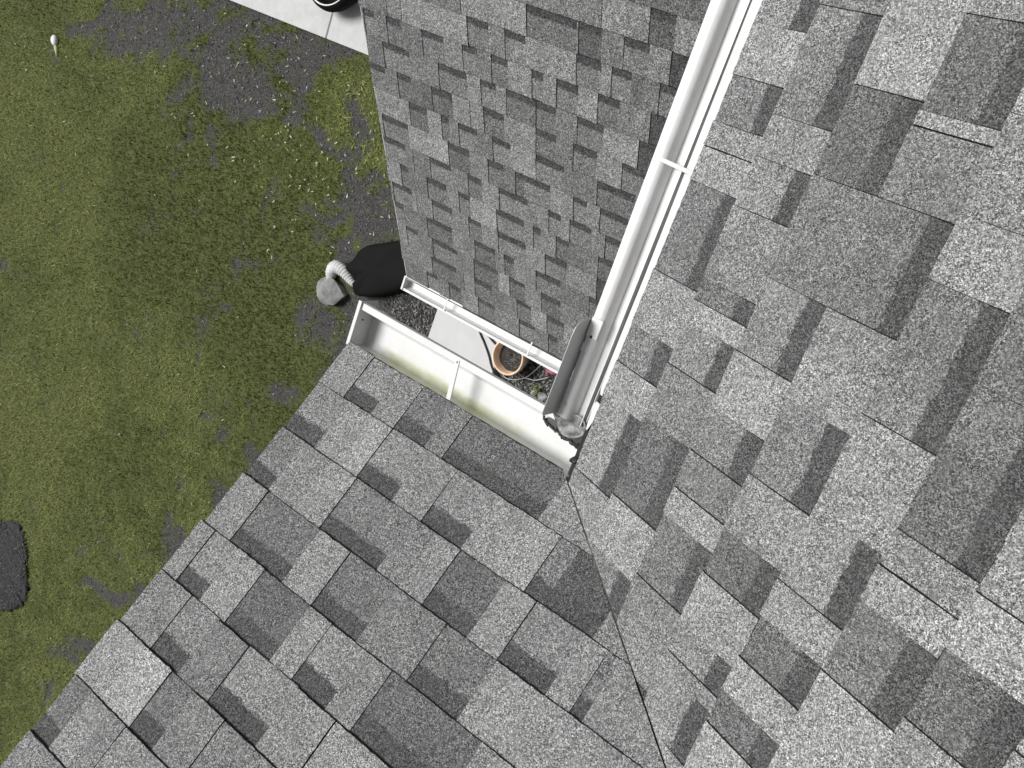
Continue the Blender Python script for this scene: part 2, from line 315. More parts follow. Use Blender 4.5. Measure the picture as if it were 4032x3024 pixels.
# near gutter on the left eave (outward = +y)
gA = bmesh.new()
GL = -.684; GR = .022
profA = kprof(.124, .066, .018)
def cutA(p, end, o):
    if end == 1: p = Vector((min(.006, GR - o*.95+.010), p.y, p.z))       # mitre at the inside corner
    return p
sweep(gA, profA, (GL,-.014,-.004), (GR,-.014,-.004), (0,1,0), cutfun=cutA)
gutA = bm_obj('gutter', gA, M_WHS, house)
gutA['label'] = 'short wide white gutter with yellow stain at its back and a closed left end'
bm = bmesh.new()      # end cap: folded plate with a raised rim
box(bm, GL-.0025, GL-.0008, -.014, .1105, -.071, -.002)
box(bm, GL-.0030, GL+.0065, -.006, .1135, -.0015, .0022)
bm_obj('end_cap', bm, M_WH, gutA)
def hanger(parent, p, dirv, ln, wdt=.012, th=.004, name='hanger', m=M_WH, screw=True):
    bm = bmesh.new(); d = Vector(dirv).normalized(); s = Vector((0,0,1)).cross(d)
    c = Vector(p)+d*ln/2
    obox(bm, c, d*ln/2, s*wdt/2, Vector((0,0,th/2)))
    obox(bm, c+Vector((0,0,-.004)), d*ln/2*.98, s*.0012, Vector((0,0,.003)))
    bmesh.ops.bevel(bm, geom=bm.edges[:], offset=.0008, segments=1, affect='EDGES')
    o = bm_obj(name, bm, m, parent)
    if screw:
        b2 = bmesh.new(); bmesh.ops.create_uvsphere(b2, u_segments=10, v_segments=6, radius=.0032, matrix=Matrix.Translation(Vector(p)+d*(ln-.006)+Vector((0,0,th/2))))
        bm_obj('screw', b2, M_GRM, parent)
    return o
hanger(gutA, (-.348,.000,-.004), (-.012,.108,.0), .104, .013)
for sx_,sy_ in ((-.664,.060),):
    b2 = bmesh.new(); bmesh.ops.create_uvsphere(b2, u_segments=8, v_segments=6, radius=.0022, matrix=Matrix.Translation((GL+.001,sy_,-.03))); bm_obj('screw', b2, M_DARK, gutA)
# long gutter on the right eave (outward = -x)
gB = bmesh.new()
profB = [(.010,-.008),(.010,-.032),(.0370,-.034),(.0382,-.028),(.0396,-.021),(.0413,-.014),(.0433,-.008),(.0460,-.0035),(.0495,-.001),(.0525,.0),(.0665,.0),(.0675,-.003),(.0670,-.020),(.062,-.045),(.050,-.062),(.004,-.062),(.004,-.014)]
def cutB(p, end, o):
    if end == 0: p = Vector((p.x, .104 + o*.06, p.z))
    return p
sweep(gB, profB, (0,.10,-.002), (0,2.2,-.002), (-1,0,0), s0=1.0, s1=1.60, cutfun=cutB)
gutB = bm_obj('gutter', gB, M_WH, house)
gutB['label'] = 'long white gutter running from the inside corner up to the top of the picture'
hanger(gutB, (.022,.690,.012), (-1,.045,-.14), .098, .009, screw=False)
# drip edge / apron along the long gutter, torn at its lower end
bm = bmesh.new(); rnd = random.Random(4)
def strip(bm, ys, xl, xr, zf, th=.0016):
    t = []; b = []
    for y,l,r in zip(ys, xl, xr):
        t.append([bm.verts.new((l,y,zf(l))), bm.verts.new(((l+r)/2,y,zf((l+r)/2)+.001)), bm.verts.new((r,y,zf(r)))])
        b.append([bm.verts.new((l,y,zf(l)-th)), bm.verts.new(((l+r)/2,y,zf((l+r)/2)-th)), bm.verts.new((r,y,zf(r)-th))])
    for i in range(len(ys)-1):
        for k in (0,1):
            bm.faces.new([t[i][k],t[i][k+1],t[i+1][k+1],t[i+1][k]]); bm.faces.new([b[i][k+1],b[i][k],b[i+1][k],b[i+1][k+1]])
        bm.faces.new([t[i][0],t[i+1][0],b[i+1][0],b[i][0]]); bm.faces.new([t[i+1][2],t[i][2],b[i][2],b[i+1][2]])
    for i in (0,-1): bm.faces.new([t[i][0],b[i][0],b[i][1],t[i][1]]); bm.faces.new([t[i][1],b[i][1],b[i][2],t[i][2]])
ys = [.198,.201,.206,.214,.225]+[.25+.05*i for i in range(40)]
xl = [.010-.014*min(1,y) if y > .21 else .012+(y-.198)*-.4 for y in ys]
xr_ = [.021+rnd.uniform(-.0025,.0025) if y < .23 else .030+rnd.uniform(-.0014,.0014) for y in ys]
zf = lambda x: .0012 + x*math.tan(SB)
strip(bm, ys, xl, xr_, zf)
box(bm, .0100, .0115, .26, 2.2, -.014, .004)
de = bm_obj('drip_edge', bm, M_WH, house)
bm = bmesh.new(); ys = [.112,.118,.130,.145,.160,.172,.180]
strip(bm, ys, [.012,.011,.009,.008,.006,.006,.010], [.014,.017,.020,.024,.026,.026,.020], zf)
bm_obj('drip_edge', bm, M_WH, house)['label'] = 'loose torn piece of white drip edge at the lower end of the long gutter'
# splash guard standing on the outer lip at the inside corner
bm = bmesh.new()
prof = [(.108,-.012),(.108,.050),(.111,.056),(.118,.058)]+[(.120+.02*i,.0585) for i in range(10)]+[(.318,.055),(.328,.046),(.333,.034),(.335,.002),(.336,-.012)]
f0 = [bm.verts.new((-.0745-.001*y,y,z)) for y,z in prof]; f1 = [bm.verts.new((-.0757-.001*y,y,z)) for y,z in prof]
bm.faces.new(f0); bm.faces.new(f1[::-1])
for i in range(len(f0)): j=(i+1)%len(f0); bm.faces.new([f0[i],f0[j],f1[j],f1[i]])
sg = bm_obj('splash_guard', bm, metal_white('splash_guard_metal', base=.52), house); sg['label'] = 'upright grey metal splash guard plate at the inside corner of the gutters'
for y_ in (.138, .300):
    b2 = bmesh.new(); bmesh.ops.create_uvsphere(b2, u_segments=10, v_segments=6, radius=.0036, matrix=Matrix.Translation((-.059,y_,.002))); bm_obj('screw', b2, M_GRM if y_<.2 else M_DARK, sg)
bm = bmesh.new()   # folded bracket of the guard lying over the lip
box(bm, -.0725, -.0445, .297, .342, -.0005, .0025); box(bm, -.0735,-.056,.262,.283,-.001,.0012)
bmesh.ops.bevel(bm, geom=bm.edges[:], offset=.001, segments=1, affect='EDGES')
bm_obj('bracket', bm, M_WH, sg)
# mitre: upstand across the open joint with a ragged bead of dark sealant, grey folded cup behind it
MP = spline([(-.106,.074,-.022),(-.082,.067,-.024),(-.058,.061,-.026),(-.034,.058,-.026),(-.010,.060,-.020),(.006,.066,-.008)], 5)
bm = bmesh.new(); rnd = random.Random(9)
top = [bm.verts.new(p) for p in MP]; bot = [bm.verts.new((p.x,p.y,-.069)) for p in MP]; t2 = [bm.verts.new(p+Vector((0,.0016,0))) for p in MP]; b2_ = [bm.verts.new((p.x,p.y+.0016,-.069)) for p in MP]
for i in range(len(MP)-1):
    for q in ((top,bot),(b2_,t2)): bm.faces.new([q[0][i],q[0][i+1],q[1][i+1],q[1][i]])
    bm.faces.new([top[i+1],top[i],t2[i],t2[i+1]])
bm_obj('mitre_flange', bm, M_GRM, gutA)
bm = bmesh.new()
tube(bm, [p+Vector((rnd.uniform(-.001,.001),rnd.uniform(-.002,.002),.0)) for p in MP], [rnd.uniform(.0022,.0050) for _ in MP], 7)
for i in range(34):
    p = MP[rnd.randrange(len(MP))]; c = p+Vector((rnd.uniform(-.004,.004),rnd.uniform(-.006,.006),rnd.uniform(-.003,.001)))
    bmesh.ops.create_icosphere(bm, subdivisions=1, radius=rnd.uniform(.0015,.0042), matrix=Matrix.Translation(c)@Matrix.Diagonal((1,rnd.uniform(.6,1.4),.5,1)))
bm_obj('sealant', bm, M_DARK, gutA, smooth=True)
bm = bmesh.new(); rings = []
for j in range(6):
    t = j/5; r = []
    for i in range(28):
        an = 2*math.pi*i/28; q = 1+.10*math.cos(2*an+.5)
        r.append(bm.verts.new((-.031+.034*q*t*math.cos(an)+.004*math.sin(an)*t, .096+.031*q*t*math.sin(an)+.006*t*math.cos(an), -.030+.017*t**2.2+.004*math.sin(an*3)*t)))
    rings.append(r)
for a_,b_ in zip(rings, rings[1:]):
    for i in range(28): bm.faces.new([a_[i],a_[(i+1)%28],b_[(i+1)%28],b_[i]])
eo = bm_obj('gutter_end', bm, M_CUP, gutB, smooth=True)
md = eo.modifiers.new('thick','SOLIDIFY'); md.thickness = .0015
bm = bmesh.new()
bmesh.ops.create_icosphere(bm, subdivisions=2, radius=.0105, matrix=Matrix.Translation((.016,.040,.012))@Matrix.Rotation(.6,4,'Z')@Matrix.Diagonal((1.2,.75,.5,1)))
for v in bm.verts: v.co += Vector((rnd.uniform(-1,1),rnd.uniform(-1,1),rnd.uniform(-1,1)))*.0014
bm_obj('sealant', bm, M_DARK, roofA)
# gutter of the lower roof (outward = -y)
gC = bmesh.new()
sweep(gC, kprof(.078,.055,.016), (-.3,YC-.019,ZC-.004), (XR-.012,YC-.019,ZC-.004), (0,-1,0))
gutC = bm_obj('gutter', gC, M_WH, house); gutC['label'] = 'thin white gutter along the eave of the lower roof of small shingles'
bm = bmesh.new(); box(bm, XR-.0145, XR-.0125, YC-.094, YC-.008, ZC-.058, ZC+.002); box(bm, XR-.016, XR-.004, YC-.094, YC-.006, ZC-.001, ZC+.0035)
bm_obj('end_cap', bm, M_WH, gutC)
hanger(gutC, (-2.292,YC-.004,ZC+.004), (-.0,-1,0), .082, .010, screw=False)
hanger(gutC, (-1.652,YC+.010,ZC+.006), (-.05,-1,0), .094, .010, screw=False)
bm = bmesh.new(); strip_y = None
box(bm, XR-.004, -2.17, YC-.010, YC+.0, ZC+.0035, ZC+.0075)
bm_obj('drip_edge', bm, M_WH, house)['label'] = 'short strip of white drip edge at the left end of the lower gutter'
bm = bmesh.new()      # fascia behind the lower gutter, coloured near-black to paint the gap's shade, thin metal edge on the lower rake
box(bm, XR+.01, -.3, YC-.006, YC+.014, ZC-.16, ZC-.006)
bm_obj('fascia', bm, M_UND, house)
bm = bmesh.new()
for (x0,x1) in ((XR-.006,XR-.002),):
    v=[bm.verts.new(p) for p in ((x0,YC,ZC-.05),(x1,YC,ZC-.05),(x1,YC,ZC+.001),(x0,YC,ZC+.001))]
    D = Vector((0,3.0*cC,3.0*sC_)); w2=[bm.verts.new(a.co+D) for a in v]
    bm.faces.new(v[::-1]); bm.faces.new(w2)
    for i in range(4): j=(i+1)%4; bm.faces.new([v[i],v[j],w2[j],w2[i]])
bm_obj('rake_trim', bm, M_WH, house)
bm = bmesh.new()
box(bm, -LA+.01, 0, -.034, -.016, -.18, -.030); bm_obj('fascia', bm, M_WH, house)
bm = bmesh.new(); box(bm, .003, .020, .0, 2.2, -.18, -.018); bm_obj('fascia', bm, M_WH, house)
# walls with lapped siding
def siding(x0,x1,y0,y1,z0,z1):
    bm = bmesh.new(); z = z0
    while z < z1:
        zt = min(z+.11, z1)
        lo = [bm.verts.new(p) for p in ((x0-.012,y0-.012,z),(x1+.012,y0-.012,z),(x1+.012,y1+.012,z),(x0-.012,y1+.012,z))]
        up = [bm.verts.new(p) for p in ((x0,y0,zt),(x1,y0,zt),(x1,y1,zt),(x0,y1,zt))]
        bm.faces.new(lo[::-1]); bm.faces.new(up)
        for i in range(4): j=(i+1)%4; bm.faces.new([lo[i],lo[j],up[j],up[i]])
        z += .11
    return bm_obj('wall', bm, M_SIDE, house)
siding(-.28, 3.0, -4.0, -.66, ZG-.1, .28)
siding(.32, 3.0, -.65, 2.2, ZG-.1, .02)
siding(XR+.28, .28, YC+.30, 2.2, ZG-.1, ZC+.10)
# ---------------------------------------------------------------- ground
SOIL = [[-9.091,-0.133,0.81,0.19],[-7.942,0.166,1.2,0.23],[-6.08,0.168,0.6,0.17],[-5.377,-0.204,0.19,0.28],[-5.598,-0.425,0.26,0.12],[-6.344,-0.466,0.21,0.1],[-8.527,-0.15,1.12,0.27],[-7.447,-0.042,0.77,0.25],[-7.067,-0.3,0.6,0.28],[-7.925,-0.584,0.29,0.11],[-6.827,-0.41,0.55,0.2],[-9.832,-0.414,0.29,0.11],[-6.074,-0.027,0.23,0.12],[-6.369,0.357,0.95,0.12],[-7.128,0.378,0.73,0.12],[-5.817,-0.498,0.27,0.14],[-5.375,-0.55,0.29,0.17],[-5.209,-0.792,0.35,0.24],[-4.943,-0.946,0.44,0.19],[-5.334,-1.356,0.3,0.15],[-4.815,-1.775,0.52,0.22],[-5.027,-2.223,0.37,0.23],[-5.279,-3.113,0.25,0.16],[-5.538,-3.791,0.27,0.16],[-5.887,-4.557,0.29,0.2],[-6.253,-5.413,0.32,0.21],[-6.62,-6.284,0.39,0.19],[-7.146,-6.701,0.47,0.13],[-7.272,-7.599,0.6,0.17],[-7.688,-8.053,0.69,0.12],[-7.939,-8.735,0.49,0.16],[-4.525,-1.649,0.62,0.24],[-4.02,-1.683,0.44,0.23],[-2.98,-1.648,0.66,0.33],[-5.167,-1.421,0.26,0.15],[-8.964,-7.682,0.56,0.14],[-10.432,-3.868,0.23,0.08],[-5.438,-2.214,0.21,0.1],[-5.455,-1.141,0.23,0.1],[-7.134,-1.102,0.16,0.05]]
rs = np.random.RandomState(7)
def vnoise(x, y, s, seed):
    g = np.random.RandomState(seed).rand(256,256); X = x*s+1000; Y = y*s+1000
    i = np.floor(X).astype(int); j = np.floor(Y).astype(int); fx = X-i; fy = Y-j; fx = fx*fx*(3-2*fx); fy = fy*fy*(3-2*fy)
    G_ = lambda a,b: g[a%256, b%256]
    return (G_(i,j)*(1-fx)+G_(i+1,j)*fx)*(1-fy)+(G_(i,j+1)*(1-fx)+G_(i+1,j+1)*fx)*fy
def fbm(x,y,s,seed): return sum(vnoise(x,y,s*2**k,seed+k)*.5**k for k in range(4))/1.875
def soil_mask(x, y):
    m = np.zeros_like(x); x, y = x+.7*(fbm(x,y,1.7,211)-.5), y+.5*(fbm(x,y,1.9,223)-.5)
    for a,b,rx,ry in SOIL:
        # patches lie across the view: long axis along the picture's horizontal on the ground
        ux,uy = .92,.39; dx,dy = x-a, y-b; p = (dx*ux+dy*uy)/max(rx,.12); q_ = (-dx*uy+dy*ux)/max(ry,.10)
        m = np.maximum(m, np.clip(1.35-np.sqrt(p*p+q_*q_), 0, 1))
    m = np.maximum(m, np.clip((x+5.05)*2.0+.2,0,1)*np.clip((y+2.9)*2,0,1))      # bed between and under the roofs
    n = fbm(x,y,2.6,11)-.5; n2 = fbm(x,y,9,31)-.5; m = m-.22*np.clip((-x-6.6)/1.5,0,1)*(y<-1.0)
    return np.clip((m-.47+n*1.35+n2*1.6)*2.2+.5, 0, 1)
xs = np.concatenate([[-300,-80,-30,-18], np.arange(-13.4,-1.6,.035), [-1,0,2,5,12,40,120,300]])
ys = np.concatenate([[-300,-80,-30,-18], np.arange(-12.6,2.2,.035), [3,5,9,20,60,300]])
GX,GY = np.meshgrid(xs, ys); nx,ny = len(xs),len(ys)
SM = soil_mask(GX,GY)
GZ = ZG + .025*(fbm(GX,GY,1.1,51)-.5) - .018*SM + .014*(fbm(GX,GY,9,71)-.5)
me = bpy.data.meshes.new('ground'); V = np.stack([GX,GY,GZ],-1).reshape(-1,3)
idx = np.arange(nx*ny).reshape(ny,nx); F = np.stack([idx[:-1,:-1],idx[:-1,1:],idx[1:,1:],idx[1:,:-1]],-1).reshape(-1,4)
me.vertices.add(len(V)); me.vertices.foreach_set('co', V.ravel()); me.loops.add(F.size); me.loops.foreach_set('vertex_index', F.ravel())
me.polygons.add(len(F)); me.polygons.foreach_set('loop_start', np.arange(0,F.size,4)); me.polygons.foreach_set('loop_total', np.full(len(F),4)); me.update()
at = me.attributes.new('soil','FLOAT','POINT'); at.data.foreach_set('value', SM.ravel().astype(np.float32))
m, nt, b = mat('lawn_ground', rough=.95); P = pos(nt)
a_ = N(nt,'ShaderNodeAttribute', attribute_name='soil')
gcol = ramp(nt, noise(nt, P, 26, 6, .7), [(.3,(.038,.048,.008)),(.5,(.07,.084,.021)),(.72,(.115,.13,.045))])
scol = ramp(nt, noise(nt, P, 60, 6, .75), [(.3,(.013,.0127,.012)),(.52,(.050,.0485,.046)),(.72,(.19,.185,.178))])
mm = nt.nodes.new('ShaderNodeMix'); mm.data_type='RGBA'; nt.links.new(a_.outputs['Fac'], mm.inputs[0]); nt.links.new(gcol, mm.inputs[6]); nt.links.new(scol, mm.inputs[7])
nt.links.new(mm.outputs[2], b.inputs['Base Color'])
bu = N(nt,'ShaderNodeBump', Strength=.7, Distance=.02); nt.links.new(noise(nt,P,45,6,.7), bu.inputs['Height']); nt.links.new(bu.outputs[0], b.inputs['Normal'])
tag(link('ground', me, m), kind='structure')
def gz(x,y):
    x = np.array([x],float); y = np.array([y],float)
    return float((ZG + .025*(fbm(x,y,1.1,51)-.5) - .018*soil_mask(x,y) + .014*(fbm(x,y,9,71)-.5))[0])
# grass blades
def tri_cloud(name, cx_, cy_, cz_, n, length, width, up, colors, mat_):
    ang = rs.rand(n)*2*np.pi; dx,dy = np.cos(ang),np.sin(ang)
    tip = np.stack([cx_+dx*length*np.sqrt(1-up**2), cy_+dy*length*np.sqrt(1-up**2), cz_+length*up],-1)
    a = np.stack([cx_-dy*width, cy_+dx*width, cz_],-1); b_ = np.stack([cx_+dy*width, cy_-dx*width, cz_],-1)
    mid = np.stack([cx_+dx*length*.5*np.sqrt(1-up**2)*.8, cy_+dy*length*.5*np.sqrt(1-up**2)*.8, cz_+length*up*.62],-1)
    m1 = mid+np.stack([-dy*width*.8, dx*width*.8, 0*dx],-1); m2 = mid-np.stack([-dy*width*.8, dx*width*.8, 0*dx],-1)
    V = np.stack([a,b_,m2,m1,tip],1).reshape(-1,3)
    me = bpy.data.meshes.new(name); me.vertices.add(len(V)); me.vertices.foreach_set('co', V.ravel())
    base = np.arange(n)[:,None]*5; loops = np.concatenate([base+0,base+1,base+2,base+3, base+3,base+2,base+4],1)
    me.loops.add(n*7); me.loops.foreach_set('vertex_index', loops.ravel())
    ls = np.stack([np.arange(n)*7, np.arange(n)*7+4],1).ravel(); lt = np.tile([4,3],n)
    me.polygons.add(2*n); me.polygons.foreach_set('loop_start', ls); me.polygons.foreach_set('loop_total', lt); me.update()
    ca = me.attributes.new('tone','FLOAT_COLOR','POINT'); C4 = np.repeat(np.concatenate([colors, np.ones((n,1))],1),5,axis=0)
    ca.data.foreach_set('color', C4.ravel().astype(np.float32))
    return link(name, me, mat_)
m, nt, b = mat('grass_blade', rough=.6); a_ = N(nt,'ShaderNodeAttribute', attribute_name='tone'); nt.links.new(a_.outputs['Color'], b.inputs['Base Color'])
b.inputs['Specular IOR Level'].default_value = .25
M_GR = m
NB = 420000
x = rs.uniform(-13.4,-2.2,NB); y = rs.uniform(-12.6,2.0,NB)
# keep the lawn that the roofs leave open to view, with a margin all round
vx = x-CPOS[0]; vy = y-CPOS[1]; vz = ZG-CPOS[2]
cr = np.array(CR); q0 = cr[0,0]*vx+cr[0,1]*vy+cr[0,2]*vz; q1 = cr[1,0]*vx+cr[1,1]*vy+cr[1,2]*vz; q2 = cr[2,0]*vx+cr[2,1]*vy+cr[2,2]*vz
uu = q0/q2; v_ = q1/q2
keep = (uu > -.66)&(uu < .12)&(v_ > -.52)&(v_ < .52)
x,y = x[keep],y[keep]; sm = soil_mask(x,y)
clump = fbm(x,y,5,91)
keep = rs.rand(len(x)) > sm*.93+(clump<.36)*.25
PATH_Y = .43
onpath = (y > PATH_Y-.01)
onpad = (x > -3.9)&(x < -3.1)&(y > -2.3)&(y < -.9)
keep &= ~onpath & ~onpad & ~((x>-5.2)&(x<-4.25)&(y>-1.75)&(y<-.95))
x,y,sm,clump = x[keep],y[keep],sm[keep],clump[keep]; n = len(x)
z = ZG + .025*(fbm(x,y,1.1,51)-.5) - .018*sm + .014*(fbm(x,y,9,71)-.5)-.003
big = fbm(x,y,.55,131); t = np.clip(.5+ (big-.5)*3.4 + (clump-.5)*1.6 + rs.normal(0,.24,n) + np.clip((-x-8)*.06,-.1,.25), 0, 1)
c0 = np.array([.040,.051,.004]); c1 = np.array([.094,.113,.019]); c2 = np.array([.225,.245,.075])
col = np.where(t[:,None]<.5, c0+(c1-c0)*(t[:,None]*2), c1+(c2-c1)*((t[:,None]-.5)*2))
near = np.exp(-((x+5.3)**2/.5+(y+.35)**2/.55)); br = rs.rand(n) < (.03+.22*near); col[br] = col[br]*1.7+np.array([.03,.03,.008])
g = tri_cloud('grass', x,y,z, n, rs.uniform(.025,.065,n), rs.uniform(.0022,.0042,n), rs.uniform(.35,.9,n), col, M_GR)
tag(g, 'patchy olive green lawn grass thinning to bare dark soil near the house', 'grass', kind='stuff')
# clippings, dry leaves and bark chips
n = 150
x = np.concatenate([rs.uniform(-12.5,-4.4,n), rs.normal(-5.6,.6,90), rs.normal(-6.5,.9,60)]); y = np.concatenate([rs.uniform(-10,.3,n), rs.normal(-.6,.6,90), rs.normal(-.4,.4,60)])
k = (y < .40)&(x<-4.5); x,y = x[k],y[k]; n=len(x); z = np.full(n, ZG+.022)
c = np.where(rs.rand(n,1)<.5, np.array([[.42,.42,.20]]), np.array([[.50,.50,.44]]))*rs.uniform(.5,1.15,(n,1))
l = tri_cloud('leaf_litter', x,y,z,n, rs.uniform(.02,.05,n), rs.uniform(.003,.008,n), rs.uniform(.0,.25,n), c, M_GR)
tag(l, 'pale yellow flecks of dry leaf and clippings scattered over the lawn', 'leaf litter', kind='stuff')
n = 60000; x = rs.uniform(-9.8,-2.2,n); y = rs.uniform(-9,.42,n); sm = soil_mask(x,y)
bed = (x > -4.4)&(y > -2.1)&(y<-.8)
k = (rs.rand(n) < sm*(.25+.75*bed)) & ~((x > -3.9)&(x < -3.1)&(y > -2.3)&(y < -.9)); x,y = x[k],y[k]; n=len(x); z = np.full(n,ZG-.016)
extra = 9000; x = np.concatenate([x, rs.uniform(-4.5,-2.3,extra)]); y = np.concatenate([y, rs.uniform(-2.1,-1.0,extra)])
k = ~((x > -3.9)&(x < -3.1)&(y > -2.3)&(y < -.9)); x,y = x[k],y[k]; n = len(x); z = ZG-.014+rs.rand(n)*.008
v = rs.rand(n)**2.2; c = (.018+.26*v)[:,None]*np.array([[1,.99,.97]])
ex = rs.uniform(-9.9,-8.75,3500); ey = rs.uniform(-8.1,-6.95,3500); kk = ((ex+9.25)/.62)**2+((ey+7.5)/.62)**2 < 1; ex,ey = ex[kk],ey[kk]
x = np.concatenate([x,ex]); y = np.concatenate([y,ey]); z = np.concatenate([z,np.full(len(ex),ZG+.048)]); c = np.concatenate([c, np.repeat(.015+.13*rs.rand(len(ex),1)**2.5,3,axis=1)]); n = len(x)
l = tri_cloud('bark_mulch', x,y,z,n, rs.uniform(.012,.035,n), rs.uniform(.003,.009,n), rs.uniform(.0,.5,n), c, M_GR)
tag(l, 'dark grey bark and gravel chips in the bare bed beside the house', 'mulch', kind='stuff')
# ---------------------------------------------------------------- path and pad
bm = bmesh.new()
for x0,x1 in ((-9.6,-7.8),(-7.79,-6.063),(-6.053,-4.30),(-4.29,-2.6)):
    box(bm, x0,x1, PATH_Y, 1.75, ZG-.08, ZG+.045)
bmesh.ops.bevel(bm, geom=bm.edges[:], offset=.006, segments=2, affect='EDGES')
tag(bm_obj('concrete_path', bm, M_CONC), kind='structure')
bm = bmesh.new(); box(bm, -3.885,-3.12,-2.3,-.95, ZG-.05, ZG+.028); bmesh.ops.bevel(bm, geom=bm.edges[:], offset=.005, segments=2, affect='EDGES')
tag(bm_obj('concrete_pad', bm, M_PAD), 'smooth pale grey concrete pad on the ground between the two white gutters', 'concrete pad')
# ---------------------------------------------------------------- things on the ground
# black bowl at the top edge, standing on the path
o = empty('planter', (-5.97,.975,ZG+.045)); tag(o, 'black round planter with a thin pale rim on the concrete path at the top edge', 'planter')
bm = bmesh.new(); lathe(bm, (0,0,0), [(.001,.0),(.19,.0),(.25,.04),(.295,.11),(.312,.17),(.305,.215),(.28,.245),(.262,.25),(.25,.24),(.245,.18),(.20,.12),(.001,.10)], 48); bm_obj('bowl', bm, M_BLK, o, True)
bm = bmesh.new(); lathe(bm, (0,0,0), [(.262,.250),(.268,.255),(.276,.252),(.272,.247),(.262,.250)], 48); bm_obj('rim', bm, M_WPL, o, True)
# black tarp-covered mound, its right part under the lower roof corner
TP = [[-4.876, -1.254], [-4.773, -1.152], [-4.611, -1.058], [-4.444, -0.97], [-4.372, -0.944], [-4.209, -1.037], [-4.113, -1.194], [-4.251, -1.371], [-4.381, -1.47], [-4.524, -1.564], [-4.666, -1.625], [-4.765, -1.65], [-4.812, -1.576], [-4.8, -1.52], [-4.871, -1.495], [-4.96, -1.45], [-4.923, -1.365]]
bm = bmesh.new(); rn = random.Random(12)
hp = spline([(a,b_,0) for a,b_ in TP+TP[:1]], 4)[:-1]; cxm = sum(p.x for p in hp)/len(hp); cym = sum(p.y for p in hp)/len(hp); rings = []
for t,h in ((1.03,-.02),(1.015,.03),(1.0,.09),(.985,.12),(.93,.145),(.8,.16),(.6,.168),(.35,.172),(.12,.173)):
    rings.append([bm.verts.new((cxm+(p.x-cxm)*t, cym+(p.y-cym)*t, ZG+h+(.009*math.sin(i*.55)*(.3+t)+rn.uniform(-.002,.002))*min(1,t*1.2)*(h>0))) for i,p in enumerate(hp)])
for a,b_ in zip(rings,rings[1:]):
    for k in range(len(a)): bm.faces.new([a[k],a[(k+1)%len(a)],b_[(k+1)%len(a)],b_[k]])
bm.faces.new(rings[-1])
tag(bm_obj('tarp', bm, M_BLK, None, True), 'smooth matt black covered mound on the bare soil, partly under the lower roof corner', 'tarp')
# ribbed white drain elbow arched on the soil
bm = bmesh.new()
pts = spline([(-5.185,-1.66,ZG+.02),(-5.172,-1.585,ZG+.05),(-5.125,-1.515,ZG+.075),(-5.045,-1.505,ZG+.075),(-4.965,-1.535,ZG+.06),(-4.90,-1.575,ZG+.04),(-4.84,-1.60,ZG+.02)],10)
nn=len(pts); rad=[(.022+.040*math.sin(min(1,(i/nn)**.7*1.0+.02)*math.pi)**.8)*(1+.10*math.cos(i*math.pi*.66)) for i in range(nn)]
tube(bm, pts, rad, 16)
tag(bm_obj('drain_pipe', bm, M_GRPL, None, True), 'short white ribbed bent drain pipe arched beside the grey rock', 'drain pipe')
# angular grey rock
def rock(name, c, sx, sy, szz, seed, m_, label, cat, rot=0):
    rn = random.Random(seed); bm = bmesh.new(); bmesh.ops.create_icosphere(bm, subdivisions=3, radius=1)
    dirs=[Vector((rn.uniform(-1,1),rn.uniform(-1,1),rn.uniform(-.4,1))).normalized() for _ in range(11)]; hs_=[rn.uniform(.62,.92) for _ in dirs]
    for v in bm.verts:
        p = v.co.copy()
        for d,h in zip(dirs,hs_):
            t = p.dot(d)
            if t > h: p -= d*(t-h)
        p *= 1+rn.uniform(-.012,.012); v.co = Vector((p.x*sx,p.y*sy,p.z*szz))
    bmesh.ops.rotate(bm, verts=bm.verts, matrix=Matrix.Rotation(rot,3,'Z'))
    ob = bm_obj(name, bm, m_); ob.location = c; return tag(ob, label, cat)
rock('rock', (-5.115,-1.765,ZG+.03), .205, .155, .085, 5, M_ROCK, 'angular grey rock lying at the lawn edge below the white ribbed pipe', 'rock', .25)
# terracotta pot
PC_ = (-2.94,-1.435)
o = empty('flower_pot', (PC_[0],PC_[1],ZG+.0)); tag(o, 'round terracotta pot with pale orange rim and dark soil between the gutters', 'flower pot')
bm = bmesh.new(); lathe(bm, (0,0,0), [(.002,0),(.105,0),(.130,.12),(.136,.125),(.150,.13),(.158,.192),(.154,.200),(.144,.200),(.141,.194),(.134,.14),(.120,.08),(.002,.07)], 48); bm_obj('pot', bm, M_TERRA, o, True)
bm = bmesh.new(); lathe(bm, (0,0,0), [(.002,.125),(.06,.13),(.134,.118)], 32)
for v in bm.verts: v.co.z += random.uniform(-.005,.005)
bm_obj('soil', bm, M_SOILD, o)
bm = bmesh.new(); rn = random.Random(2)
for i in range(46):
    a = rn.uniform(0,6.28); r = rn.uniform(.0,.085); p = Vector((.03+r*math.cos(a), -.01+r*math.sin(a), .13)); d = Vector((rn.uniform(-1,1),rn.uniform(-1,1),rn.uniform(.1,.9))).normalized()
    tube(bm, [p, p+d*.025, p+d*.045+Vector((0,0,-.006))], [.0012,.0012,.0004], 4)
bm_obj('dry_stems', bm, M_STONE, o)
